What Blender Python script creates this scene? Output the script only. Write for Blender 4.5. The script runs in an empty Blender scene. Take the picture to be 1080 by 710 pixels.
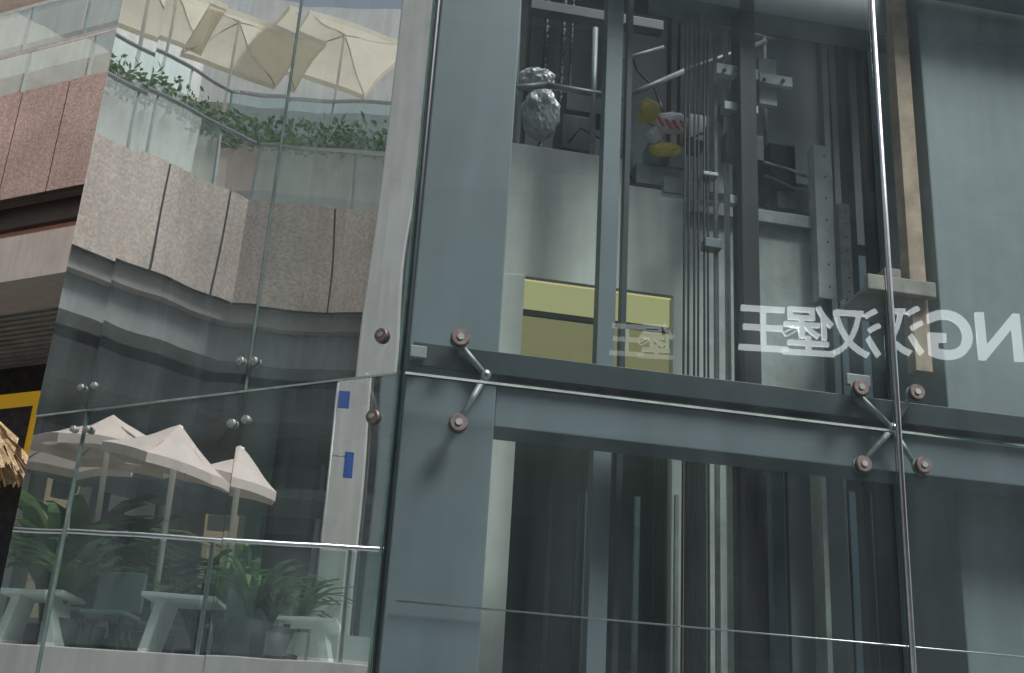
import bpy,bmesh,math,random
from mathutils import Vector,Matrix,noise
random.seed(7)
V=Vector
scene=bpy.context.scene
scene.view_settings.view_transform='Standard'
# ---------------- camera ----------------
FPX=1300.0
pt=math.radians(21.7); rl=math.radians(3.5)
F=V((0,math.cos(pt),math.sin(pt))); U0=V((0,-math.sin(pt),math.cos(pt))); R0=V((1,0,0))
R=R0*math.cos(rl)+U0*math.sin(rl); U=-R0*math.sin(rl)+U0*math.cos(rl)
CAM=V((0,0,1.6))
cd=bpy.data.cameras.new("camera"); cam=bpy.data.objects.new("camera",cd); scene.collection.objects.link(cam)
M=Matrix(((R.x,U.x,-F.x,CAM.x),(R.y,U.y,-F.y,CAM.y),(R.z,U.z,-F.z,CAM.z),(0,0,0,1)))
cam.matrix_world=M; cd.sensor_width=36; cd.lens=36*FPX/1080; cd.clip_end=600; scene.camera=cam
def ray(x,y): return F*FPX+R*(x-540)+U*(355-y)

# ---------------- local survey frames (u along face, w into the building, z up) ----------------
class Fr:
    def __init__(s,O,e,n=None):
        s.O=V((O[0],O[1],0)); s.e=V((e[0],e[1],0)).normalized()
        if n is None:
            n=V((-s.e.y,s.e.x,0))
            if n.y<0:n=-n
        s.n=V((n[0],n[1],0)).normalized()
    def p(s,u,w,z): return s.O+s.e*u+s.n*w+V((0,0,z))
    def uz(s,w,x,y):
        d=ray(x,y); t=((s.O+s.n*w-CAM).dot(s.n))/d.dot(s.n); P=CAM+d*t
        return (P-s.O).dot(s.e),P.z
    def mir(s,g):
        r=lambda v:v-g.n*(2*v.dot(g.n))
        O=s.O-g.n*(2*(s.O-g.O).dot(g.n))
        return Fr(O,r(s.e),r(s.n))
CO=(-0.505,5.5)
FR=Fr(CO,(2.473,.427)); FL=Fr(CO,(-2.158,1.11))
GW=2.509; ZS=3.571
FB=Fr((-8.08,16.4),(1.95,-.92))
B0=V((-3.7,15.7)); A0=V((-6.4,13.0)); LAB=(B0-A0).length
V1=Fr(A0,(B0-A0)); V2=Fr(B0,(1,0))
V3=Fr((-4,11.4),(1,0.0))
M1=V1.mir(FL); M2=V2.mir(FL); M3=V3.mir(FL)
VS=Fr((0,16),(1,0)); MS=VS.mir(FR)

# ---------------- materials ----------------
def new(name):
    m=bpy.data.materials.new(name); m.use_nodes=True; nt=m.node_tree; nt.nodes.clear()
    return m,nt,nt.nodes,nt.links
def mat(name,col,rough=.6,metal=0,amt=.25,scale=3,fine=0,bump=.0,streak=.0,spec=.5,emis=None,stre=0,bscale=None,transl=0,fc=.35):
    m,nt,N,L=new(name)
    o=N.new('ShaderNodeOutputMaterial'); b=N.new('ShaderNodeBsdfPrincipled')
    tc=N.new('ShaderNodeTexCoord')
    n=N.new('ShaderNodeTexNoise'); n.inputs['Scale'].default_value=scale; n.inputs['Detail'].default_value=5; n.inputs['Roughness'].default_value=.65
    L.new(tc.outputs['Object'],n.inputs['Vector'])
    mr=N.new('ShaderNodeMapRange'); mr.inputs[1].default_value=.3; mr.inputs[2].default_value=.7
    mr.inputs[3].default_value=1-amt; mr.inputs[4].default_value=1+amt*.6
    L.new(n.outputs['Fac'],mr.inputs[0]); f=mr.outputs[0]
    def mul(a,bb):
        k=N.new('ShaderNodeMath'); k.operation='MULTIPLY'; L.new(a,k.inputs[0]); L.new(bb,k.inputs[1]); return k.outputs[0]
    if fine:
        n2=N.new('ShaderNodeTexNoise'); n2.inputs['Scale'].default_value=fine; n2.inputs['Detail'].default_value=3
        L.new(tc.outputs['Object'],n2.inputs['Vector'])
        r2=N.new('ShaderNodeMapRange'); r2.inputs[1].default_value=.35; r2.inputs[2].default_value=.65; r2.inputs[3].default_value=1-fc; r2.inputs[4].default_value=1+fc*.8
        L.new(n2.outputs['Fac'],r2.inputs[0]); f=mul(f,r2.outputs[0])
    if streak:
        mp=N.new('ShaderNodeMapping'); mp.inputs['Scale'].default_value=(9,9,.9)
        L.new(tc.outputs['Object'],mp.inputs[0])
        n3=N.new('ShaderNodeTexNoise'); n3.inputs['Scale'].default_value=1; n3.inputs['Detail'].default_value=4
        L.new(mp.outputs[0],n3.inputs['Vector'])
        r3=N.new('ShaderNodeMapRange'); r3.inputs[1].default_value=.3; r3.inputs[2].default_value=.65; r3.inputs[3].default_value=1-streak*.7; r3.inputs[4].default_value=1.04
        L.new(n3.outputs['Fac'],r3.inputs[0]); f=mul(f,r3.outputs[0])
    mx=N.new('ShaderNodeVectorMath'); mx.operation='SCALE'; mx.inputs[0].default_value=col[:3]
    L.new(f,mx.inputs['Scale']); L.new(mx.outputs[0],b.inputs['Base Color'])
    b.inputs['Roughness'].default_value=rough; b.inputs['Metallic'].default_value=metal
    b.inputs['Specular IOR Level'].default_value=spec
    if bump:
        bp=N.new('ShaderNodeBump'); bp.inputs['Strength'].default_value=bump; bp.inputs['Distance'].default_value=.01
        if bscale:
            nb=N.new('ShaderNodeTexNoise'); nb.inputs['Scale'].default_value=bscale; nb.inputs['Detail'].default_value=3
            L.new(tc.outputs['Object'],nb.inputs['Vector']); L.new(nb.outputs['Fac'],bp.inputs['Height'])
        else: L.new(n.outputs['Fac'],bp.inputs['Height'])
        L.new(bp.outputs[0],b.inputs['Normal'])
    if emis:
        b.inputs['Emission Color'].default_value=(*emis,1); b.inputs['Emission Strength'].default_value=stre
    out=b.outputs[0]
    if transl:
        t=N.new('ShaderNodeBsdfTranslucent'); L.new(mx.outputs[0],t.inputs[0])
        ms=N.new('ShaderNodeMixShader'); ms.inputs[0].default_value=transl; L.new(out,ms.inputs[1]); L.new(t.outputs[0],ms.inputs[2]); out=ms.outputs[0]
    L.new(out,o.inputs[0]); return m
def glass(name,tint,refl,k=1.0,wave=.01,wscale=.8,film=.04,rcol=(.93,.97,.96)):
    m,nt,N,L=new(name)
    o=N.new('ShaderNodeOutputMaterial'); tc=N.new('ShaderNodeTexCoord')
    nz=N.new('ShaderNodeTexNoise'); nz.inputs['Scale'].default_value=wscale; nz.inputs['Detail'].default_value=1
    mp=N.new('ShaderNodeMapping'); mp.inputs['Scale'].default_value=(1.6,1.6,.6); L.new(tc.outputs['Object'],mp.inputs[0]); L.new(mp.outputs[0],nz.inputs['Vector'])
    bp=N.new('ShaderNodeBump'); bp.inputs['Strength'].default_value=1; bp.inputs['Distance'].default_value=wave
    L.new(nz.outputs['Fac'],bp.inputs['Height'])
    tr=N.new('ShaderNodeBsdfTransparent'); tr.inputs[0].default_value=(*tint,1)
    gl=N.new('ShaderNodeBsdfGlossy'); gl.inputs['Roughness'].default_value=0.0; gl.inputs[0].default_value=(*rcol,1)
    L.new(bp.outputs[0],gl.inputs['Normal'])
    # two-sided Schlick reflectance of a thin pane
    lw=N.new('ShaderNodeLayerWeight'); lw.inputs['Blend'].default_value=.5
    pw=N.new('ShaderNodeMath'); pw.operation='POWER'; pw.inputs[1].default_value=4.5; L.new(lw.outputs['Facing'],pw.inputs[0])
    ma=N.new('ShaderNodeMath'); ma.operation='MULTIPLY_ADD'; ma.use_clamp=True; ma.inputs[1].default_value=k*.9; ma.inputs[2].default_value=refl+.04
    L.new(pw.outputs[0],ma.inputs[0])
    ms=N.new('ShaderNodeMixShader'); L.new(ma.outputs[0],ms.inputs[0]); L.new(tr.outputs[0],ms.inputs[1]); L.new(gl.outputs[0],ms.inputs[2])
    df=N.new('ShaderNodeBsdfDiffuse'); df.inputs[0].default_value=(.64,.76,.79,1)
    m2=N.new('ShaderNodeMapping'); m2.inputs['Scale'].default_value=(5,5,.8); L.new(tc.outputs['Object'],m2.inputs[0])
    n2=N.new('ShaderNodeTexNoise'); n2.inputs['Scale'].default_value=1; n2.inputs['Detail'].default_value=5; L.new(m2.outputs[0],n2.inputs['Vector'])
    r2=N.new('ShaderNodeMapRange'); r2.inputs[1].default_value=.35; r2.inputs[2].default_value=.8; r2.inputs[3].default_value=film*.6; r2.inputs[4].default_value=film*1.7
    L.new(n2.outputs['Fac'],r2.inputs[0])
    m3=N.new('ShaderNodeMixShader'); L.new(r2.outputs[0],m3.inputs[0]); L.new(ms.outputs[0],m3.inputs[1]); L.new(df.outputs[0],m3.inputs[2])
    L.new(m3.outputs[0],o.inputs[0]); return m
G_L=glass("reflective_glass",(.60,.72,.71),.58,1.0,.0036,.9,.09)
G_R=glass("clear_glass",(.89,.945,.945),.045,1.0,.00015,.7,.035)
G_B=glass("balustrade_glass",(.70,.86,.83),.16,1.0,.003,1,.06)
G_D=glass("dark_window_glass",(.10,.16,.20),.06,1.0,.004,1,.03)
m_steel=mat("painted_blue_grey_steel",(.155,.197,.218),.5,0,.14,1.6,bump=.1,streak=.10)
m_steel2=mat("pale_blue_grey_paint",(.23,.285,.30),.6,0,.22,1.3,bump=.25,streak=.12)
m_dark=mat("dark_teal_steel_and_shade",(.018,.035,.042),.45,0,.4,4)
m_black=mat("black_grease_steel",(.012,.014,.017),.4,.3,.4,6)
m_rope=mat("dark_wire_rope",(.022,.025,.028),.6,.1,.4,40)
m_inox=mat("stainless_steel",(.62,.64,.65),.3,1,.15,10)
m_galv=mat("galvanised_steel",(.38,.42,.42),.5,.3,.3,8,streak=.3)
m_cab=mat("pale_grey_green_car_paint",(.76,.81,.75),.5,0,.14,2.5,streak=.16,bump=.08)
m_cabd=mat("scuffed_car_paint",(.52,.58,.55),.6,0,.3,5,streak=.25)
m_yel=mat("lit_yellow_ceiling",(.5,.46,.2),.6,0,.2,1.5,emis=(.72,.64,.32),stre=.66)
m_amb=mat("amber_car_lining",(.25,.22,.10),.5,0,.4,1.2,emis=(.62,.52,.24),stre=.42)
m_back=mat("dark_shaft_wall",(.018,.034,.042),.6,0,.35,.9,streak=.12)
m_back2=mat("teal_shaft_panel",(.035,.07,.09),.35,0,.35,.8,streak=.12)
m_conc=mat("raw_concrete",(.40,.38,.34),.85,0,.3,5,bump=.5,streak=.3)
m_wood=mat("stained_brown_render",(.50,.38,.28),.8,0,.4,5,bump=.4,streak=.3)
m_disc=mat("weathered_copper_cap",(.23,.185,.18),.45,.4,.4,25,bump=.2)
m_seal=mat("pale_silicone_joint",(.38,.46,.44),.5,0,.3,12)
m_seald=mat("grey_green_joint",(.12,.17,.16),.4,0,.4,9)
m_edge=mat("green_glass_edge",(.22,.36,.33),.25,0,.3,6)
m_foil=mat("crumpled_silver_foil",(.86,.87,.87),.34,.25,.15,8,bump=.8,bscale=18)
m_gold=mat("yellow_foil_tape",(.85,.62,.07),.4,.0,.25,8,bump=.8,bscale=30)
m_red=mat("red_printed_label",(.65,.03,.05),.5,0,.2,8)
m_gran=mat("pink_granite",(.45,.315,.27),.45,0,.16,1.2,fine=30,streak=.15,fc=.3)
m_gran2=mat("beige_granite",(.53,.455,.40),.4,0,.16,1.2,fine=24,streak=.15,fc=.22)
m_joint=mat("dark_joint",(.06,.05,.045),.8)
m_beige=mat("beige_plaster",(.52,.46,.41),.8,0,.15,1.5,streak=.15)
m_pink=mat("salmon_render",(.55,.30,.24),.8,0,.15,1.5,streak=.1)
m_bronze=mat("dark_bronze_cladding",(.055,.045,.04),.4,.2,.3,2)
m_slat=mat("taupe_soffit_slat",(.34,.33,.31),.7)
m_stone=mat("dark_rough_stone",(.045,.046,.05),.85,0,.6,7,bump=1,bscale=16)
m_post=mat("orange_yellow_board",(.85,.50,.03),.5,0,.1,2,emis=(.8,.45,.02),stre=.2)
m_postd=mat("dark_printed_poster",(.07,.04,.03),.4,0,.9,9)
m_thatch=mat("dry_palm_thatch",(.40,.29,.17),.9,0,.5,12,fine=70,bump=1)
m_cream=mat("cream_canvas",(.82,.78,.66),.8,0,.08,3,transl=.4)
m_dusty=mat("dusty_pink_canvas",(.74,.66,.62),.8,0,.12,3,transl=.25)
m_white=mat("white_painted_board",(.76,.77,.75),.55,0,.1,3)
m_leaf=mat("green_foliage",(.08,.16,.06),.55,0,.5,4,transl=.2)
m_leaf2=mat("light_green_foliage",(.17,.28,.11),.55,0,.5,4,transl=.25)
m_pot=mat("dark_planter",(.03,.035,.04),.6)
m_pave=mat("grey_paving",(.28,.29,.29),.8,0,.25,.8,fine=12,bump=.2)
m_fac=mat("grey_facade_cladding",(.11,.145,.155),.6,0,.25,.6,streak=.15)
m_fac3=mat("mid_grey_shopfront",(.30,.33,.33),.6,0,.3,.7,streak=.2)
m_fac2=mat("dim_slab_edge",(.22,.25,.26),.7,0,.2,1)
m_sign=mat("white_lit_lettering",(.9,.9,.9),.5,0,.02,1,emis=(.92,.97,1.0),stre=4.4)
m_ghost=mat("ghost_reflection_lettering",(.85,.85,.85),.5,0,.02,1,emis=(.92,.97,1.0),stre=1.3)  # dim glow for letters that imitate a second reflection
m_blue=mat("blue_banner",(.03,.12,.5),.6,0,.2,2)
m_palec=mat("pale_concrete_and_glare",(.66,.67,.66),.8,0,.12,1,streak=.2)
m_warm=mat("lit_shop_interior",(.4,.35,.28),.7,0,.3,2,emis=(.9,.72,.45),stre=.25)

# ---------------- mesh builder ----------------
class MB:
    def __init__(s): s.bm=bmesh.new(); s.mats=[]
    def mi(s,m):
        if m not in s.mats: s.mats.append(m)
        return s.mats.index(m)
    def face(s,pts,m):
        vs=[s.bm.verts.new(p) for p in pts]; f=s.bm.faces.new(vs); f.material_index=s.mi(m); return f
    def hexa(s,P,m,bev=0):
        vs=[s.bm.verts.new(p) for p in P]; i=s.mi(m); fs=[]
        for q in ((0,1,2,3),(7,6,5,4),(0,4,5,1),(1,5,6,2),(2,6,7,3),(3,7,4,0)):
            f=s.bm.faces.new([vs[k] for k in q]); f.material_index=i; fs.append(f)
        if bev:
            es=set(e for f in fs for e in f.edges)
            bmesh.ops.bevel(s.bm,geom=list(es),offset=bev,segments=2,profile=.6,affect='EDGES',material=-1)
        return s
    def box(s,fr,u0,u1,w0,w1,z0,z1,m,bev=0):
        P=[fr.p(u0,w0,z0),fr.p(u1,w0,z0),fr.p(u1,w1,z0),fr.p(u0,w1,z0),fr.p(u0,w0,z1),fr.p(u1,w0,z1),fr.p(u1,w1,z1),fr.p(u0,w1,z1)]
        return s.hexa(P,m,bev)
    def tube(s,p,q,r,m,seg=10,r2=None):
        r2=r if r2 is None else r2
        d=(q-p).normalized(); a=d.orthogonal().normalized(); b=d.cross(a); i=s.mi(m)
        A=[];B=[]
        for k in range(seg):
            t=2*math.pi*k/seg; o=a*math.cos(t)+b*math.sin(t)
            A.append(s.bm.verts.new(p+o*r)); B.append(s.bm.verts.new(q+o*r2))
        for k in range(seg):
            f=s.bm.faces.new([A[k],A[(k+1)%seg],B[(k+1)%seg],B[k]]); f.material_index=i; f.smooth=seg>6
        f=s.bm.faces.new(A[::-1]); f.material_index=i
        f=s.bm.faces.new(B); f.material_index=i
        return s
    def path(s,pts,r,m,seg=10):
        for a,b in zip(pts,pts[1:]): s.tube(a,b,r,m,seg)
        for a in pts[1:-1]: s.ball(a,r*1.03,m)
        return s
    def ball(s,c,r,m,sx=(1,1,1),sub=2,crump=0,seed=0):
        ret=bmesh.ops.create_icosphere(s.bm,subdivisions=sub,radius=1); i=s.mi(m)
        for v in ret['verts']:
            co=v.co.copy(); k=1
            if crump: k+=crump*noise.noise(co*2.2+V((seed,seed,0)))+crump*.6*noise.noise(V((co.x*7,co.y*7,co.z*2))+V((0,seed,seed)))
            v.co=V((co.x*sx[0],co.y*sx[1],co.z*sx[2]))*r*k+c
        for v in ret['verts']:
            for f in v.link_faces: f.material_index=i; f.smooth=not crump
        return s
    def done(s,name,parent=None,recalc=True,**kw):
        if recalc: bmesh.ops.recalc_face_normals(s.bm,faces=s.bm.faces)
        me=bpy.data.meshes.new(name); s.bm.to_mesh(me); s.bm.free()
        for m in s.mats: me.materials.append(m)
        o=bpy.data.objects.new(name,me); scene.collection.objects.link(o)
        if parent:
            o.parent=parent; o.matrix_parent_inverse=PM[parent.name].inverted()
        for k,v in kw.items(): o[k]=v
        return o
PM={}
def thing(name,loc,label,category,group=None):
    o=bpy.data.objects.new(name,None); scene.collection.objects.link(o); o.location=loc; o.empty_display_size=.2
    PM[o.name]=Matrix.Translation(loc); o["label"]=label; o["category"]=category
    if group:o["group"]=group
    return o
def part(name,parent,fn,**kw):
    b=MB(); fn(b)
    o=b.done(name,parent,**kw); PM[o.name]=Matrix.Identity(4); return o
def top(name,fn,label,category,group=None):
    b=MB(); fn(b); kw=dict(label=label,category=category)
    if group: kw['group']=group
    return b.done(name,None,**kw)

# ---------------- ground ----------------
b=MB(); b.face([V((-250,-250,0)),V((250,-250,0)),V((250,250,0)),V((-250,250,0))],m_pave); b.done("ground",kind="structure")

# =============== GLASS LIFT TOWER ===============
ZT=9.0; GE=GW*2
tower=thing("glass_lift_tower",V((CO[0],CO[1],0)),"glass-walled lift shaft with blue-grey steel frame and bolted panes","lift tower")
def pane(fr,u0,u1,z0,z1,m,tiltr=0,tiltl=0):
    def f(b):
        th=.012
        a=fr.p(u0,tiltl,z0);c=fr.p(u1,tiltr,z0);d=fr.p(u1,tiltr,z1);e=fr.p(u0,tiltl,z1)
        b.face([a,c,d,e],m)
        o=fr.n*th
        for p,q in ((a,c),(c,d),(d,e),(e,a)): b.face([p,q,q+o,p+o],m_edge)
    part("glass_pane",tower,f)
g=.006
uJ1=FL.uz(0,258,412)[0]; uJ2=FL.uz(0,92,432)[0]; uE=FL.uz(0,38,440)[0]
for (u0,u1,t0,t1) in ((.012,uJ1-g*.5,0,.006),(uJ1+g*.5,uJ2-g*.5,.0,-.008),(uJ2+g*.5,uE,.004,-.004)):
    pane(FL,u0,u1,ZS+g,ZT,G_L,t1,t0)
    pane(FL,u0,u1,.05,ZS-g,G_L,-t1,-t0)
for z0,z1 in ((ZS+g,ZT),(.05,ZS-g)):
    pane(FR,.012,GW-g,z0,z1,G_R)
    pane(FR,GW+g,GE,z0,z1,G_R,-.068,0)
def f(b):
    b.box(FR,.0,GW-.02,-.004,.01,ZS-.006,ZS+.006,m_seal); b.box(FR,GW+.02,GE,-.004,.01,ZS-.006,ZS+.006,m_seal)
    b.box(FL,.01,uE,-.004,.01,ZS-.005,ZS+.005,m_seal)
    for u in (uJ1,uJ2): b.box(FL,u-.003,u+.003,-.003,.012,.05,ZT,m_seald)
part("silicone_joint",tower,f)
part("corner_seal",tower,lambda b:(b.tube(V((CO[0],CO[1],0)),V((CO[0],CO[1],ZT)),.012,m_dark,8),
     b.box(FL,.018,.034,-.004,.02,0,ZT,m_edge)))
def f(b):
    p=FR.p(GW,-.03,0); b.tube(p,p+V((0,0,ZT)),.015,m_inox,14)
part("vertical_steel_rod",tower,f)
cu0=FR.uz(.12,432,360)[0]; cu1=FR.uz(.12,527,360)[0]
part("steel_column",tower,lambda b:b.box(FR,cu0,cu1,.12,.5,0,ZT,m_steel,.008))
ru0=FR.uz(.42,974,100)[0]
part("steel_column",tower,lambda b:b.box(FR,ru0,ru0+1.6,.42,1.1,0,ZT,m_steel2,.01),label="broad pale blue-grey painted column")
zb_top=FR.uz(.10,540,374)[1]; zb_mid=FR.uz(.10,540,398)[1]; zb_bot=FR.uz(.14,540,452)[1]
part("transom_beam",tower,lambda b:(b.box(FR,cu1+.003,GE,.14,.36,zb_bot,zb_mid-.01,m_steel,.006),
   b.box(FR,cu0+.02,GE,.085,.112,zb_mid,zb_top,m_dark,.003),  # dark bar standing in for the shaded opening above the beam
   b.box(FR,cu1+.003,GE,.125,.34,zb_mid+.002,zb_mid+.012,m_black)))
zt=FR.uz(.5,820,12)[1]
part("top_beam",tower,lambda b:(b.box(FR,cu1+.9,GE,.5,.7,zt-.03,zt+.25,m_steel,.006),
     b.box(FR,cu1+.003,GE,.14,.36,6.6,6.8,m_steel,.006)))
part("reflected_cable_rod",tower,lambda b:b.tube(FR.p(cu1-.4,.08,FR.uz(.08,410,633)[1]),FR.p(GE,.08,FR.uz(.08,410,633)[1]),.0045,m_inox,8))  # added rod in place of a cable's reflection in the glass
endL=FL.p(uE,0,0); uEnd=(endL-FR.O).dot(FR.e); wEnd=(endL-FR.O).dot(FR.n)
def f(b):
    b.box(FR,uEnd,GE+.4,3.0,3.2,0,ZT,m_back)
    b.box(FR,uEnd,uEnd+.06,wEnd+.02,3.0,0,ZT,m_back)
part("shaft_wall",tower,f)
part("side_glass",tower,lambda b:b.face([FR.p(GE,0,0),FR.p(GE,2.98,0),FR.p(GE,2.98,ZT),FR.p(GE,0,ZT)],G_R))
def f(b):
    random.seed(3)
    u=uEnd+.2
    while u<GE-.3:
        wd=random.uniform(.35,.75)
        for z in (0.2,2.2,4.2,6.2):
            b.box(FR,u,u+wd,2.94,3.0,z,z+1.9,random.choice((m_back2,m_back,m_back2,G_D)))
        b.box(FR,u+wd+.02,u+wd+.07,2.88,2.99,0,ZT,random.choice((m_steel,m_dark,m_dark)))
        u+=wd+.12
part("wall_panelling",tower,f)
part("roof_deck",tower,lambda b:(b.box(FR,-.1,GE,.0,.12,ZT,ZT+.2,m_steel),b.box(FR,-2.2,GE,1.6,3.2,ZT,ZT+.2,m_steel)))
for x in (335,150): 
    u=FL.uz(.5,x,300)[0]; part("inner_strut",tower,lambda b:b.box(FL,u-.05,u+.05,.5,.62,0,ZT,m_steel,.004))
for u in (uJ1,uJ2,(uJ1+uJ2)/2+.1): part("glass_fin",tower,lambda b:b.box(FL,u-.009,u+.009,.02,.30,0.05,ZT,m_edge))
part("transom_beam",tower,lambda b:b.box(FL,.3,uE,.32,.42,ZS-.16,ZS-.02,m_steel,.004))

def spider(fr,discs,hub,bracket=None,rad=.043,mm=m_disc,hw=.07):
    e=MB(); e.ball(fr.p(hub[0],hw,hub[1]),.032,m_inox); e.tube(fr.p(hub[0],hw,hub[1]),fr.p(hub[0],.15,hub[1]),.022,m_inox)
    h=e.done("spider_fitting",tower); PM[h.name]=Matrix.Identity(4)
    for (u,z) in discs:
        part("arm",h,lambda b:(b.tube(fr.p(hub[0],hw,hub[1]),fr.p(u,hw-.015,z),.016,m_galv,10,.013),b.tube(fr.p(u,hw-.01,z),fr.p(u,.012,z),.012,m_inox)))
        def f(b):
            b.tube(fr.p(u,-.022,z),fr.p(u,-.003,z),rad*.86,mm,24,rad); b.tube(fr.p(u,-.027,z),fr.p(u,-.0225,z),rad*.35,m_galv,12)
            b.tube(fr.p(u,.012,z),fr.p(u,.028,z),rad,m_galv,24)
        part("bolt_cap",h,f)
    if bracket: part("clamp",h,lambda b:b.box(fr,*bracket,m_galv,.004))
q=lambda fr,w,*pts:[fr.uz(w,*p) for p in pts]
d=q(FR,-.02,(486,355),(484,445)); hb=FR.uz(.07,512,396)
uc,zc=FR.uz(.07,441,372)
spider(FR,d,hb,(uc-.04,uc+.04,.05,.11,zc-.03,zc+.03),.047)
d=q(FR,-.02,(909,408),(968,413),(912,489),(975,490)); hb=FR.uz(.07,941,452)
uc,zc=FR.uz(.07,905,402)
spider(FR,d,hb,(uc-.07,uc+.06,.05,.08,zc-.03,zc+.03),.045)
d=q(FL,-.02,(401,353),(392,439)); hb=FL.uz(.07,385,398); spider(FL,d,hb,rad=.038)
d=q(FL,-.02,(252,380),(266,380),(243,446),(258,442)); hb=FL.uz(.07,256,412); spider(FL,d,hb,rad=.024,mm=m_galv)
d=q(FL,-.02,(84,408),(98,406),(76,452),(90,452)); hb=FL.uz(.07,88,432); spider(FL,d,hb,rad=.02,mm=m_galv)

# =============== LIFT CAR ===============
W0=.98
u,z=FR.uz(W0,528,289); cuL=u
zP0=FR.uz(W0,528,288)[1]; zP1=FR.uz(W0,540,177)[1]; zP2=FR.uz(W0,546,150)[1]
uPr=FR.uz(W0,722,250)[0]; uPr2=FR.uz(W0,868,300)[0]; uPar=FR.uz(W0,664,165)[0]
uWl=FR.uz(W0,551,330)[0]; uWr=FR.uz(W0,709,330)[0]
zlow=1.0
car=thing("lift_car",FR.p((cuL+uPr2)/2,1.7,zlow),"pale grey-green lift car with lit yellow ceiling and cluttered roof","lift car")
part("front_panel",car,lambda b:(b.box(FR,cuL,uPr,W0,W0+.04,zP0,zP1,m_cab,.004),b.box(FR,uPr+.004,uPr2,W0+.03,W0+.06,zP0-.55,zP1-.06,m_cabd,.004)))
part("roof_parapet",car,lambda b:b.box(FR,cuL+.015,uPar,W0+.012,W0+.04,zP1+.003,zP2,m_cab,.004))
part("door_frame",car,lambda b:(b.box(FR,cuL-.012,uWl,W0-.02,W0+.06,zlow,zP0-.004,m_cab,.004),b.box(FR,uWr,uPr,W0-.02,W0+.06,zlow,zP0-.004,m_cab,.004)))
part("side_wall",car,lambda b:(b.box(FR,cuL+.02,cuL+.05,W0+.065,2.4,zlow,zP1-.01,m_cab),b.box(FR,uPr2-.03,uPr2,W0+.065,2.4,zlow,zP1-.08,m_cabd)))
part("ceiling",car,lambda b:(b.box(FR,cuL+.053,uPr2-.033,W0+.065,W0+.48,zP0+.0,zP0+.05,m_yel),
   b.box(FR,cuL+.053,uPr2-.033,W0+.485,W0+.52,zP0-.03,zP0+.05,m_black),
   b.box(FR,cuL+.053,uPr2-.033,W0+.525,2.35,zP0-.01,zP0+.05,m_amb)))
part("rear_wall",car,lambda b:(b.box(FR,cuL+.053,uPr2-.033,2.36,2.4,zlow,zP0-.02,m_back2),))
part("roof",car,lambda b:b.box(FR,cuL+.053,uPr2-.033,W0+.065,2.4,zP1-.12,zP1-.09,m_black))
part("floor",car,lambda b:b.box(FR,cuL,uPr2,W0,2.4,zlow-.1,zlow-.004,m_black))
part("door_glass",car,lambda b:(b.face([FR.p(uWl,W0+.02,zlow),FR.p(uWr,W0+.02,zlow),FR.p(uWr,W0+.02,zP0-.02),FR.p(uWl,W0+.02,zP0-.02)],glass("car_door_glass",(.72,.82,.78),.03,1,.0003,1,.015)),))
for x,wd,m in ((610,.012,m_dark),(622,.03,m_steel),(672,.015,m_galv),(690,.012,m_dark),(580,.01,m_dark)):
    u=FR.uz(W0+.05,x,560)[0]; part("door_mullion",car,lambda b:b.box(FR,u-wd,u+wd,W0+.05,W0+.08,zlow,ZS-.2,m))
for x0,x1,m in ((747,770,m_cabd),(806,828,m_back2),(832,858,m_steel),(862,892,m_steel2),(925,940,m_back2)):
    part("lower_cladding_strip",car,lambda b:b.box(FR,FR.uz(1.2,x0,560)[0],FR.uz(1.2,x1,560)[0],1.2,1.25,zlow,zP0-.56,m,.003))
def P(x,y,w): 
    u,z=FR.uz(w,x,y); return FR.p(u,w,z)
part("guard_rail",car,lambda b:(b.path([P(542,150,1.0),P(549,-40,1.0)],.017,m_galv),b.path([P(624,162,1.0),P(628,30,1.0)],.019,m_galv),
  b.path([P(539,93,1.0),P(575,90,1.0),P(652,103,1.0)],.021,m_galv),
  b.path([P(655,104,1.02),P(722,75,1.15),P(808,44,1.3)],.019,m_galv),b.path([P(652,64,1.15),P(700,50,1.15)],.014,m_galv),
  b.path([P(680,-5,1.3),P(740,22,1.3),P(816,42,1.3)],.015,m_galv),b.path([P(806,40,1.3),P(808,180,1.3)],.015,m_galv)))
def bp(name,x0,y0,x1,y1,w0,w1,m,bev=.004,bolts=()):
    def f(b):
        u0,z1=FR.uz(w0,x0,y0); u1,z0=FR.uz(w0,x1,y1); b.box(FR,u0,u1,w0,w1,z0,z1,m,bev)
        for x,y in bolts: b.tube(P(x,y,w0-.02),P(x,y,w0+.01),.012,m_steel,8)
    part(name,car,f)
for a in ((671,172,724,200,1.0,1.25,m_galv),(684,150,722,178,1.05,1.2,m_cabd),(594,120,622,160,1.2,1.5,m_dark),(728,120,748,150,1.1,1.3,m_galv),(812,150,840,200,1.1,1.4,m_dark),(640,150,668,190,1.2,1.4,m_steel)): bp("control_box",*a)
for a in ((598,90,640,122,1.4,1.6,m_black),(820,190,862,225,1.15,1.4,m_galv),(700,186,728,206,.96,.99,m_galv),(766,138,806,170,.6,.7,m_dark)): bp("motor_housing",*a)
for a in ((748,128,766,205,.9,1.0,m_galv),(773,90,790,140,.62,.7,m_steel),(800,60,820,112,.62,.66,m_cabd),(744,250,762,262,.58,.66,m_steel),(742,180,758,186,.58,.66,m_galv),(770,205,778,215,.55,.6,m_galv)): bp("mounting_bracket",*a)
bp("roller_guide_plate",756,66,800,84,.55,.6,m_cabd,.003,((764,74),(775,74),(790,75)))
bp("roller_guide_plate",801,76,836,92,.56,.6,m_cabd,.003,((806,84),(826,85)))
bp("roller_guide_plate",764,106,800,120,.56,.64,m_galv)
bp("crosshead_beam",560,8,700,22,1.8,1.9,m_dark)
bp("door_motor_track",725,222,860,229,.95,.975,m_galv)
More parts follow.
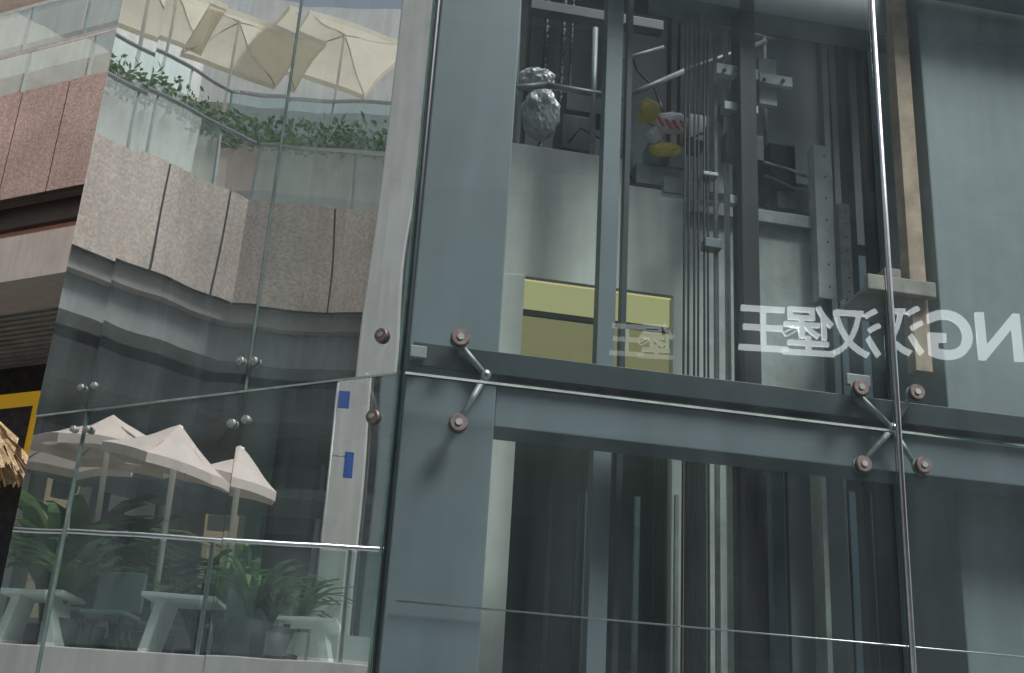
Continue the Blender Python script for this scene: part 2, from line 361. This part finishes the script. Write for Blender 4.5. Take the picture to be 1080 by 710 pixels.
part("roller",car,lambda b:b.tube(P(764,120,.75),P(764,120,.95),.06,m_black,20))
part("roller",car,lambda b:b.tube(P(700,170,.95),P(700,170,1.04),.035,m_dark,16))
part("bent_pipe",car,lambda b:b.path([P(800,170,1.1),P(828,178,1.1),P(862,190,1.1)],.012,m_inox))
part("bent_pipe",car,lambda b:b.path([P(806,185,1.1),P(840,200,1.1),P(860,205,1.1)],.01,m_galv))
part("cable",car,lambda b:b.path([P(700,172,1.),P(720,150,1.),P(742,140,1.),P(750,165,1.)],.008,m_black))
part("cable",car,lambda b:b.path([P(600,150,1.1),P(612,135,1.1),P(640,150,1.1),P(668,190,1.0)],.007,m_black))
part("cable",car,lambda b:b.path([P(660,40,1.6),P(672,75,1.55),P(690,92,1.5),P(700,120,1.3)],.009,m_black))
top("foil_wrapped_bundle",lambda b:(b.ball(P(570,120,1.14),.122,m_foil,(1,.8,1.55),4,.16,3),b.ball(P(566,84,1.14),.095,m_foil,(1.2,.8,.8),4,.2,9)),
    "crumpled silver foil bundle standing on lift car roof","foil bundle")
def f(b):
    b.ball(P(685,118,.93),.07,m_gold,(1.0,.8,1.25),3,.2,5); b.ball(P(708,130,.93),.078,m_foil,(1.55,.8,.95),3,.2,6)
    b.ball(P(690,143,.93),.05,m_foil,(1,.8,1.1),3,.25,16)
    b.ball(P(702,158,.92),.055,m_gold,(1.8,.8,.8),3,.2,2)
    for k,(x,y) in enumerate(((697,128),(705,131),(713,132),(721,133))): b.tube(P(x-3,y-5,.855),P(x+3,y+5,.855),.010,m_red,6)
top("foil_wrapped_hose",f,"silver and yellow taped hose with red markings over car roof","wrapped hose")
for x in (722,727,732,737,742,746):
    p=FR.uz(.62,x,250)[0]+random.uniform(-.002,.002)
    top("hoist_rope",lambda b:b.tube(FR.p(p,.62+random.uniform(-.02,.02),0.3),FR.p(p,.62,ZT),.0065,m_rope,8),"dark steel hoist rope hanging in the lift shaft","hoist rope","hoist ropes in the shaft")
for x,r in ((576,.014),(594,.014),(603,.009)):
    p=FR.uz(2.0,x,40)[0]
    def f(b):
        z=zP1-.1
        k=0
        while z<ZT-1:
            b.ball(FR.p(p,2.0,z),r*1.8,m_rope,(1,1,1.9) if k%2 else (.6,1.4,1.9),1); z+=r*3.0; k+=1
    top("hoist_chain",f,"black link chain behind the lift car roof","chain","chains above the car")
def vert(name,x,y,w,wid,dep,m,label,cat,z0=0.2,z1=ZT,group=None,flange=0):
    u=FR.uz(w,x,y)[0]
    def f(b):
        b.box(FR,u-wid/2,u+wid/2,w,w+dep,z0,z1,m,.002)
        if flange: b.box(FR,u-flange/2,u+flange/2,w+dep+.001,w+dep+.012,z0,z1,m)
    top(name,f,label,cat,group)
vert("steel_post",644,200,.5,.098,.1,m_steel,"blue-grey square steel post in front of the lift car","steel post")
vert("steel_post",661,200,.56,.032,.06,m_dark,"thin dark steel post beside a wider post","steel post")
vert("guide_rail",791,200,.5,.10,.10,m_black,"thick black lift guide rail running full height","guide rail",flange=.13)
vert("conduit",756,250,.66,.022,.03,m_galv,"slim galvanised conduit beside the hoist ropes","conduit",group="conduits in the shaft")
vert("conduit",768,250,.68,.026,.03,m_cabd,"slim galvanised conduit beside the guide rail","conduit",group="conduits in the shaft")
vert("conduit",714,560,.9,.02,.03,m_cabd,"pale slim conduit beside the car doorway","conduit",z1=ZS-.2,group="conduits in the shaft")
vert("steel_post",812,560,1.0,.03,.06,m_dark,"thin dark steel post low in the shaft","steel post",z1=ZS)
vert("steel_post",903,300,1.2,.05,.1,m_dark,"thin dark steel post near the shaft wall","steel post")
vert("steel_post",926,300,1.6,.06,.1,m_dark,"dark steel post near the shaft wall","steel post")
def plate(name,x0,y0,x1,y1,w,dep,m,label,cat,holes=True):
    u0,z1=FR.uz(w,x0,y0); u1,z0=FR.uz(w,x1,y1)
    def f(b):
        b.box(FR,u0,u1,w,w+.012,z0,z1,m,.002); b.box(FR,u0,u0+.012,w+.013,w+dep,z0,z1,m); 
        if holes:
            for k in range(7):
                z=z0+(z1-z0)*(k+.5)/7; b.tube(FR.p(u0*.4+u1*.6,w-.003,z),FR.p(u0*.4+u1*.6,w,z),.006,m_dark,8)
    top(name,f,label,cat)
plate("counterweight_frame",858,152,883,316,.9,.1,m_cabd,"tall galvanised channel frame beside the guide rail","steel channel")
plate("steel_channel",884,214,901,316,.95,.08,m_galv,"short pale channel plate bolted beside a taller channel","steel channel")
def f(b):
    u0,z1=FR.uz(.36,915,288); u1,z0=FR.uz(.36,988,314); b.box(FR,u0,u1,.36,.41,z0,z1,m_conc,.006)
    b.box(FR,u0+.04,u1,.415,.9,z0+.05,z0+.07,m_conc)
    u2,z2=FR.uz(.36,940,262); b.box(FR,u2,u2+.1,.45,.55,z1-.02,z1+.1,m_conc,.006)
top("concrete_bracket",f,"rough beige concrete bracket fixed to the column","bracket")
vert("brown_pier",958,150,.43,.10,.1,m_wood,"stained brown pier beside the pale shaft column","pier",z0=4.1)

# =============== REAL MALL BLOCK behind the tower (left) ===============
mall=thing("mall_building",FB.p(0,1,0),"mall block with pink granite panels and glass balustrades","building")
fz=lambda x,y,w=0:FB.uz(w,x,y)[1]
UL,UR=-14,16
def panels(b,fr,u0,u1,w,z0,z1,step,m,off=0,gap=.03,th=.04):
    b.box(fr,u0,u1,w+.015,w+.12,z0+.01,z1-.01,m_joint)
    u=u0+off
    while u<u1:
        b.box(fr,max(u,u0),min(u+step-gap,u1),w,w+th*.3,z0,z1,m); u+=step
zg1=fz(0,102); zg0=fz(0,211)
pu=FB.uz(0,24,100)[0]; step=.93
part("granite_band",mall,lambda b:panels(b,FB,pu-step*14,pu+step*14,0,zg0,zg1,step,m_gran))
part("bronze_beam",mall,lambda b:b.box(FB,UL,UR,.25,.6,fz(0,243,.25),zg0-.004,m_bronze))
zb1=fz(0,252,.05); zb0=fz(0,298,.05)
part("plaster_band",mall,lambda b:(b.box(FB,UL,UR,.05,1.0,zb0,zb1,m_beige),b.box(FB,UL,UR,.35,.9,zb1+.004,fz(0,243,.25)-.004,m_pink)))
def f(b):
    for k in range(26): b.box(FB,UL,UR,1.05+k*.16,1.05+k*.16+.09,zb0+.05,zb0+.12,m_slat)
    b.box(FB,UL,UR,1.0,5.4,zb0+.13,zb0+.2,m_joint)
part("slatted_soffit",mall,f)
part("stone_wall",mall,lambda b:b.box(FB,UL,UR,3.0,3.4,0,zb0+.04,m_stone))
part("salmon_wall",mall,lambda b:b.box(FB,UL,UR,1.6,1.8,zg1-.4,zg1+1.1,m_pink))
part("upper_slab",mall,lambda b:(b.box(FB,UL,UR,.9,3,zg1+1.15,zg1+1.65,m_beige),b.box(FB,UL,UR,2.2,3,zg1+3.0,zg1+3.7,m_beige),b.box(FB,UL,UR,3.3,3.5,zg1-.6,zg1+12,m_palec),b.box(FB,UL,UR,2.9,3.29,zg1+5,zg1+5.8,m_beige),b.box(FB,UL,UR,0.02,1.59,zg1-.1,zg1+.001,m_beige)))
def bal(fr,u0,u1,w,z0,z1,parent,step=1.3,r=.03):
    part("balustrade_pane",parent,lambda b:[b.face([fr.p(u,w,z0),fr.p(min(u+step-.03,u1),w,z0),fr.p(min(u+step-.03,u1),w,z1),fr.p(u,w,z1)],G_B) for u in [u0+step*i for i in range(int((u1-u0)/step))]])
    def f(b):
        b.tube(fr.p(u0,w,z1+.04),fr.p(u1,w,z1+.04),r,m_inox)
        for i in range(int((u1-u0)/step)+1): b.box(fr,u0+step*i-.015,u0+step*i+.015,w+.02,w+.06,z0-.1,z1+.02,m_galv)
    part("handrail",parent,f)
bal(FB,UL,UR,.1,zg1+.03,zg1+.8,mall)
bal(FB,UL,UR,1.0,zg1+1.7,zg1+2.6,mall)
pu0,pz1=FB.uz(2.5,-40,421); pu1,pz0=FB.uz(2.5,50,499)
qu0,qz1=FB.uz(2.49,-22,434); qu1,qz0=FB.uz(2.49,22,486)
def f(b):
    b.box(FB,pu0,pu1,2.5,2.58,pz0,pz1,m_post,.01)
    b.box(FB,qu0,qu1,2.485,2.498,qz0,qz1,m_postd)
top("advert_board",f,"orange-yellow framed advert board with dark picture on wall","sign")
def f(b):
    u,z=FB.uz(-3,-20,440); c=FB.p(u,-3,z); n=110
    for ring,(r0,r1,z0,z1) in enumerate(((.02,.34,.1,-.2),(.2,.48,-.1,-.36),(.34,.58,-.26,-.52))):
        for k in range(n):
            a=2*math.pi*k/n+random.uniform(-.03,.03); a2=a+.07; rr=r1+random.uniform(-.05,.05)
            b.face([c+V((r0*math.cos(a),r0*math.sin(a),z0)),c+V((r0*math.cos(a2),r0*math.sin(a2),z0)),
                c+V((rr*math.cos(a2),rr*math.sin(a2),z1+random.uniform(-.08,.05))),c+V((rr*math.cos(a),rr*math.sin(a),z1+random.uniform(-.08,.05)))],m_thatch)
    return c
b=MB(); cth=f(b)
th=thing("thatched_parasol",V((cth.x,cth.y,0)),"dry palm thatched parasol beside the mall wall","parasol")
b.done("thatch_canopy",th,recalc=False)
part("pole",th,lambda b:b.tube(V((cth.x,cth.y,0)),cth,.05,m_wood))
rz=FB.uz(-2.0,0,556)[1]
rail=thing("terrace_railing",FB.p(-3,-2,0),"white-capped glass terrace railing","railing")
bal(FB,-8,1.2,-2.0,rz-1.0,rz-.05,rail,1.3,.035)
part("kerb_wall",rail,lambda b:b.box(FB,-8,1.2,-2.1,-1.9,0,rz-1.05,m_palec))

# =============== TERRACE BLOCK mirrored in the left panes ===============
ter=thing("terrace_building",M2.p(0,3,0),"stepped terrace block with beige granite fascias and planted balconies","building")
KT=math.tan(math.radians(22.5))
S=[(V1,M1,-7.0,LAB,0,1),(V2,M2,0.0,9.0,.003,0)]
def ub(m,u0,u1,w,isA): return (u0-2,u1+KT*w) if isA else (u0-KT*w,u1)
def sbox(b,w0,w1,z0,z1,mt):
    for v,m,u0,u1,k,A in S:
        a0,a1=ub(m,u0,u1,w0,A); c0,c1=ub(m,u0,u1,w1,A)
        if A: a0=c0=u0-4
        else: a1=c1=u1
        Pp=[m.p(a0,w0,z0+k),m.p(a1,w0,z0+k),m.p(c1,w1,z0+k),m.p(c0,w1,z0+k),m.p(a0,w0,z1+k),m.p(a1,w0,z1+k),m.p(c1,w1,z1+k),m.p(c0,w1,z1+k)]
        b.hexa(Pp,mt)
za=V2.uz(0,262,322)[1]; zb=V2.uz(0,262,212)[1]; zc2=V2.uz(0,262,150)[1]
part("granite_fascia",ter,lambda b:[panels(b,m,u0,u1,0,za+k,zb+k,.95,m_gran2,0) for v,m,u0,u1,k,A in S])
part("terrace_slab",ter,lambda b:(sbox(b,.13,6,zb-.15,zb-.02,m_beige),))
part("soffit",ter,lambda b:(sbox(b,.13,6,za-.25,za-.01,m_slat),sbox(b,.3,.8,za-.75,za-.26,m_fac3),sbox(b,1.2,6,za-1.3,za-.76,m_fac3)))
part("shopfront_wall",ter,lambda b:sbox(b,3.6,3.9,0,za-1.31,m_fac3))
def f(b):
    random.seed(11)
    for v,m,u0,u1,k,A in S:
        u=(u0+.5) if A else -1.2
        while u<u1+(1 if A else -1):
            b.box(m,u,u+.85,3.5,3.58,3.0,za-1.5-random.choice((0,0,.6)),random.choice((G_D,m_warm,m_fac,m_fac2))); b.box(m,u+.9,u+1.0,3.4,3.58,2.6,za-1.3,m_palec)
            b.box(m,u+.05,u+.8,3.46,3.49,za-2.4,za-2.15,random.choice((m_white,m_fac,m_steel2))); u+=1.3
part("shopfront_glazing",ter,f)
part("shop_canopy",ter,lambda b:sbox(b,2.2,3.45,za-2.15,za-2.0,m_steel2))
for v,m,u0,u1,k,A in S: bal(m,u0,u1,.12,zb+.05,zc2,ter,1.15,.035)
zd=zc2+.3
part("upper_soffit",ter,lambda b:(sbox(b,2.6,9,zd,zd+.25,m_slat),sbox(b,2.6,2.8,zd+.251,zd+1.15,m_beige),sbox(b,4.2,4.5,zb,zd-.01,m_steel2)))
for v,m,u0,u1,k,A in S:
    e0,e1=ub(m,u0,u1,2.7,A); bal(m,e0,e1,2.7,zd+1.2,zd+2.15,ter,1.3,.035)
part("attic_fascia",ter,lambda b:(sbox(b,9,9.4,zd+.5,zd+5.1,m_beige),sbox(b,8.0,9.5,zd+5.2,zd+6.4,m_palec),sbox(b,8.7,8.99,zd+2.9,zd+3.2,m_fac2),sbox(b,10,10.3,zd+6.4,zd+9.5,m_palec)))
def f(b):
    u0=V2.uz(-1.2,388,250)[0];u1=V2.uz(-1.2,424,250)[0]
    b.box(M2,u0,u1,-1.2,-.8,0,18,m_palec,.02); b.box(M2,u1+.1,u1+.5,-1.2,-.9,0,18,m_steel2,.02)  # added pale uprights imitate bright sky strips reflected in the left glass
top("sky_glare_pillar",f,"tall pale pillar standing in for bright sky strips mirrored in the panes","pillar")
zf0=V3.uz(0,200,702)[1]
def f(b):
    u0,z1=V2.uz(-2,373,414);u1,z0=V2.uz(-2,384,432)
    b.box(M2,u0,u1,-2,-1.96,z0,z1,m_blue); 
    u2,z3=V2.uz(-2,380,478);u3,z2=V2.uz(-2,386,505); b.box(M2,u2,u3,-2,-1.96,z2,z3,m_blue); b.tube(M2.p(u0-.03,-1.98,zf0),M2.p(u0-.03,-1.98,z1+.1),.02,m_galv)
    b.tube(M2.p(u0-.03,-1.98,z3-.05),M2.p(u2,-1.98,z3-.05),.01,m_galv)
top("blue_banner",f,"small blue banners on a slim pole","banner")
def leaves(b,fr,u0,u1,w0,w1,z0,z1,n,size,mats):
    for i in range(n):
        c=fr.p(random.uniform(u0,u1),random.uniform(w0,w1),z0+(z1-z0)*random.random()**1.4)
        a=V((random.uniform(-1,1),random.uniform(-1,1),random.uniform(-.3,1))).normalized()*size*random.uniform(.5,1.4)
        s=a.orthogonal().normalized()*size*.25
        b.face([c,c+a*.5+s,c+a,c+a*.5-s],random.choice(mats))
for v,m,u0,u1,k,A in S:
    e0,e1=ub(m,u0,u1,2.7,A)
    b=MB(); leaves(b,m,e0,e1,2.3,3.1,zd+1.0,zd+1.65,5200,.13,(m_leaf,m_leaf2)); b.done("balcony_hedge",None,recalc=False,kind="stuff",label="green trailing hedge along the balcony edge")
def palm(fr,u,w,z,h,n,lab):
    c=fr.p(u,w,z)
    t=thing("potted_plant",c,lab,"potted plant","potted plants on the terrace")
    part("planter",t,lambda b:b.tube(c,c+V((0,0,.4)),.15,m_pot,14,.2))
    b=MB()
    for i in range(n):
        a=random.uniform(0,6.28); L=h*random.uniform(.6,1.1); d=V((math.cos(a),math.sin(a),0)); s=V((-math.sin(a),math.cos(a),0))*h*.035
        pr=c+V((0,0,.38)); prs=s*.4
        for j in range(1,7):
            t_=j/6; q_=c+V((0,0,.38))+d*L*.62*t_**1.5+V((0,0,L*(t_-.55*t_**2.6)))
            w_=s*(math.sin(math.pi*min(.98,t_*.9+.08))+.05)
            b.face([pr-prs,pr+prs,q_+w_,q_-w_],random.choice((m_leaf,m_leaf2))); pr=q_;prs=w_
    b.done("fronds",t,recalc=False)
def parasol(name,c,half,drop,m,lab,grp,ang=0,tilt=(0,0),polelen=2.2,sides=4,val=.12):
    base=c-V((0,0,polelen)); t=thing(name,base,lab,"parasol",grp)
    rot=Matrix.Rotation(tilt[0],3,'X')@Matrix.Rotation(tilt[1],3,'Y')
    rim=[]
    for i in range(sides): 
        a=ang+2*math.pi*i/sides; rim.append(V((math.cos(a)*half,math.sin(a)*half,-drop)))
    def f(b):
        apex=V((0,0,0))
        for i in range(sides):
            p,q_=rim[i],rim[(i+1)%sides]; N=6
            rows=[]
            for j in range(N+1):
                t1=j/N; row=[]
                for k in range(N+1):
                    x=p.lerp(q_,k/N); pt_=apex.lerp(x,t1)-V((0,0,.05*half*math.sin(math.pi*t1)-.03*half*math.sin(math.pi*k/N)*t1))
                    row.append(c+rot@pt_)
                rows.append(row)
            for j in range(N):
                for k in range(N):
                    b.face([rows[j][k],rows[j][k+1],rows[j+1][k+1],rows[j+1][k]],m)
            for k in range(N): b.face([rows[N][k],rows[N][k+1],rows[N][k+1]-V((0,0,val)),rows[N][k]-V((0,0,val))],m)
        bmesh.ops.remove_doubles(b.bm,verts=b.bm.verts,dist=.0005)
    part("canopy",t,f)
    part("pole",t,lambda b:b.tube(base,c-V((0,0,.02)),.03,m_white))
    for r in rim: part("rib",t,lambda b:b.tube(c+rot@V((0,0,-.06)),c+rot@(r*.97-V((0,0,.03))),.012,m_wood,6))
def vat(fr_v,fr_m,x,y,w):
    u,z=fr_v.uz(w,x,y); return fr_m.p(u,w,z)
for x,y,w,h_ in ((350,33,6.0,1.6),(270,26,5.4,1.4),(196,-8,4.6,1.3)):
    parasol("cream_parasol",vat(V2,M2,x,y,w),h_,.55,m_cream,"square cream canvas parasol on the upper terrace","cream parasols on the terrace",ang=.9,polelen=2.6)
zf=zf0
deck=thing("terrace_deck",M3.p(0,0,0),"raised pale stone terrace deck","terrace")
part("deck_slab",deck,lambda b:b.box(M3,-7,5.5,-.9,4.0,zf-.25,zf,m_palec,.01))
part("plinth",deck,lambda b:b.box(M3,-6.8,5.4,-.6,3.8,0,zf-.251,m_beige))
part("back_wall",deck,lambda b:(b.box(M3,-7,5.5,3.0,3.1,zf+.001,zf+.75,m_palec)))
zr=V3.uz(-.7,200,566)[1]
rl2=thing("terrace_railing",M3.p(0,-.7,zf),"glass terrace railing with white steel top rail","railing")
bal(M3,-7,5.5,-.7,zf+.05,zr-.05,rl2,1.4,.022)
for x,y,w,h_,tl in ((112,436,1.6,1.05,(.0,.12)),(182,447,.9,.68,(.12,.24)),(262,470,1.8,.6,(.1,.2)),(60,440,2.6,.9,(0,0))):
    parasol("dusty_parasol",vat(V3,M3,x,y,w),h_,.42,m_dusty,"faded pink-grey canvas parasol over the terrace tables","faded parasols on the terrace",ang=.9+x*.01,tilt=tl,polelen=1.9,sides=6,val=.1)
def table(x,w,lab="white slab-legged terrace table"):
    u,_=V3.uz(w,x,650); t=thing("terrace_table",M3.p(u,w,zf),lab,"table","tables on the terrace")
    part("table_top",t,lambda b:b.box(M3,u-.4,u+.4,w-.3,w+.3,zf+.58,zf+.62,m_white,.006))
    for s in (-1,1):
        def f(b):
            P8=[]
            for z,o in ((zf,.36),(zf+.579,.24)):
                for du,dw in ((-.04,-.22),(.04,-.22),(.04,.22),(-.04,.22)): P8.append(M3.p(u+s*o+du,w+dw,z))
            b.hexa(P8,m_white,.006)
        part("leg",t,f)
def chair(x,w):
    u,_=V3.uz(w,x,650); t=thing("terrace_chair",M3.p(u,w,zf),"dark woven terrace chair beside a white table","chair","chairs on the terrace")
    part("seat",t,lambda b:b.box(M3,u-.22,u+.22,w-.22,w+.22,zf+.42,zf+.46,m_fac,.01))
    part("backrest",t,lambda b:b.box(M3,u-.22,u+.22,w+.18,w+.23,zf+.5,zf+.88,m_fac,.015))
    for a in (-.19,.19):
        for c_ in (-.19,.19): part("leg",t,lambda b:b.tube(M3.p(u+a,w+c_,zf),M3.p(u+a,w+c_,zf+.42),.016,m_black,6))
for x,w in ((190,.2),(20,.4),(330,1.2),(110,1.4)): table(x,w)
for x,w in ((105,.3),(140,.9),(262,.4),(290,1.0),(60,1.2),(232,.8)): chair(x,w)
for x,w,h_ in ((95,.9,1.25),(60,.5,1.35),(160,1.2,1.1),(250,1.0,1.2),(278,-.1,1.0),(300,.2,.7),(225,1.8,1.5),(125,1.9,1.9),(30,1.0,2.2),(320,2.3,1.5),(75,2.0,2.6),(268,2.0,1.8),(45,2.2,2.8),(200,2.3,1.9)):
    u,_=V3.uz(w,x,600); palm(M3,u,w,zf,h_,44,"arching green palm in a dark planter")

# =============== SHOP BLOCK with lit sign mirrored in right panes ===============
shop=thing("shop_building",MS.p(0,1,0),"dark grey shop block carrying white lit lettering","building")
part("facade_wall",shop,lambda b:b.box(MS,-9,14,.1,1.0,0,15.5,m_fac))
part("slab_edge",shop,lambda b:[b.box(MS,-9,14,-.1,.098,z,z+.35,m_fac2) for z in (3.4,6.6,10.2,13.1)])
def f(b):
    for i in range(15):
        for z in (.4,4.1,10.6): b.box(MS,-8.6+i*1.5,-8.6+i*1.5+1.25,.03,.098,z,z+2.2,G_D)
part("window",shop,f)
sg=thing("shop_sign",MS.p(3,0,7.8),"white illuminated shop lettering on dark fascia","sign")
sg_ghost=thing("shop_sign",MS.p(2,0,7.8),"small dim copy of the shop lettering in place of its second reflection","sign")
def letter(ch,x,y,hpx,parent,m):
    cu=bpy.data.curves.new("t",'FONT'); cu.body=ch; cu.size=1; cu.extrude=.03; cu.offset=.02 if ch.isascii() else .009
    ob=bpy.data.objects.new("t",cu); scene.collection.objects.link(ob)
    bpy.context.view_layer.update()
    dg=bpy.context.evaluated_depsgraph_get(); me=bpy.data.meshes.new_from_object(ob.evaluated_get(dg))
    bpy.data.objects.remove(ob)
    xs=[v.co.x for v in me.vertices]; ys=[v.co.y for v in me.vertices]
    if not xs: return
    cx=(min(xs)+max(xs))/2; cy=(min(ys)+max(ys))/2; hh=max(ys)-min(ys)
    u,z=VS.uz(0,x,y); _,z2=VS.uz(0,x,y-hpx/2); s=2*(z2-z)/hh
    for v in me.vertices:
        X=(v.co.x-cx)*s; Y=(v.co.y-cy)*s; Z=v.co.z
        v.co=MS.p(u-X*.93,-.12-Z,z+Y)
    me.materials.clear(); me.materials.append(m)
    for p in me.polygons: p.material_index=0
    o=bpy.data.objects.new("sign_letter",me); scene.collection.objects.link(o); o.parent=parent; o.matrix_parent_inverse=PM[parent.name].inverted()
for ch,x,y,h in (("王",803,350,46),("堡",850,352,51),("汉",900,354,51),("G",953,360,50),("N",1003,363,48),("I",1036,365,48),("K",1070,367,48)):
    letter(ch,x,y,h,sg,m_sign)
for ch,x,y,h in (("王",660,362,32),("堡",691,363,36)): letter(ch,x,y,h,sg_ghost,m_ghost)  # extra small letters added to imitate the sign's ghost reflection

# ---------------- light ----------------
w=bpy.data.worlds.new("World"); scene.world=w; w.use_nodes=True; nt=w.node_tree
sky=nt.nodes.new('ShaderNodeTexSky'); sky.sky_type='NISHITA'; sky.sun_disc=False
az=math.radians(128); el=math.radians(56)
sky.sun_elevation=el; sky.sun_rotation=az; sky.air_density=1.0; sky.dust_density=4
hs=nt.nodes.new('ShaderNodeHueSaturation'); hs.inputs['Saturation'].default_value=.5
bg=nt.nodes['Background']; bg.inputs[1].default_value=.15
nt.links.new(sky.outputs[0],hs.inputs['Color']); nt.links.new(hs.outputs[0],bg.inputs[0])
sd=bpy.data.lights.new("sun",'SUN'); sd.energy=3.9; sd.angle=math.radians(20); sd.color=(1,.975,.94)
so=bpy.data.objects.new("sun",sd); scene.collection.objects.link(so)
dirv=V((math.sin(az)*math.cos(el),math.cos(az)*math.cos(el),math.sin(el)))
so.rotation_euler=dirv.to_track_quat('Z','Y').to_euler()
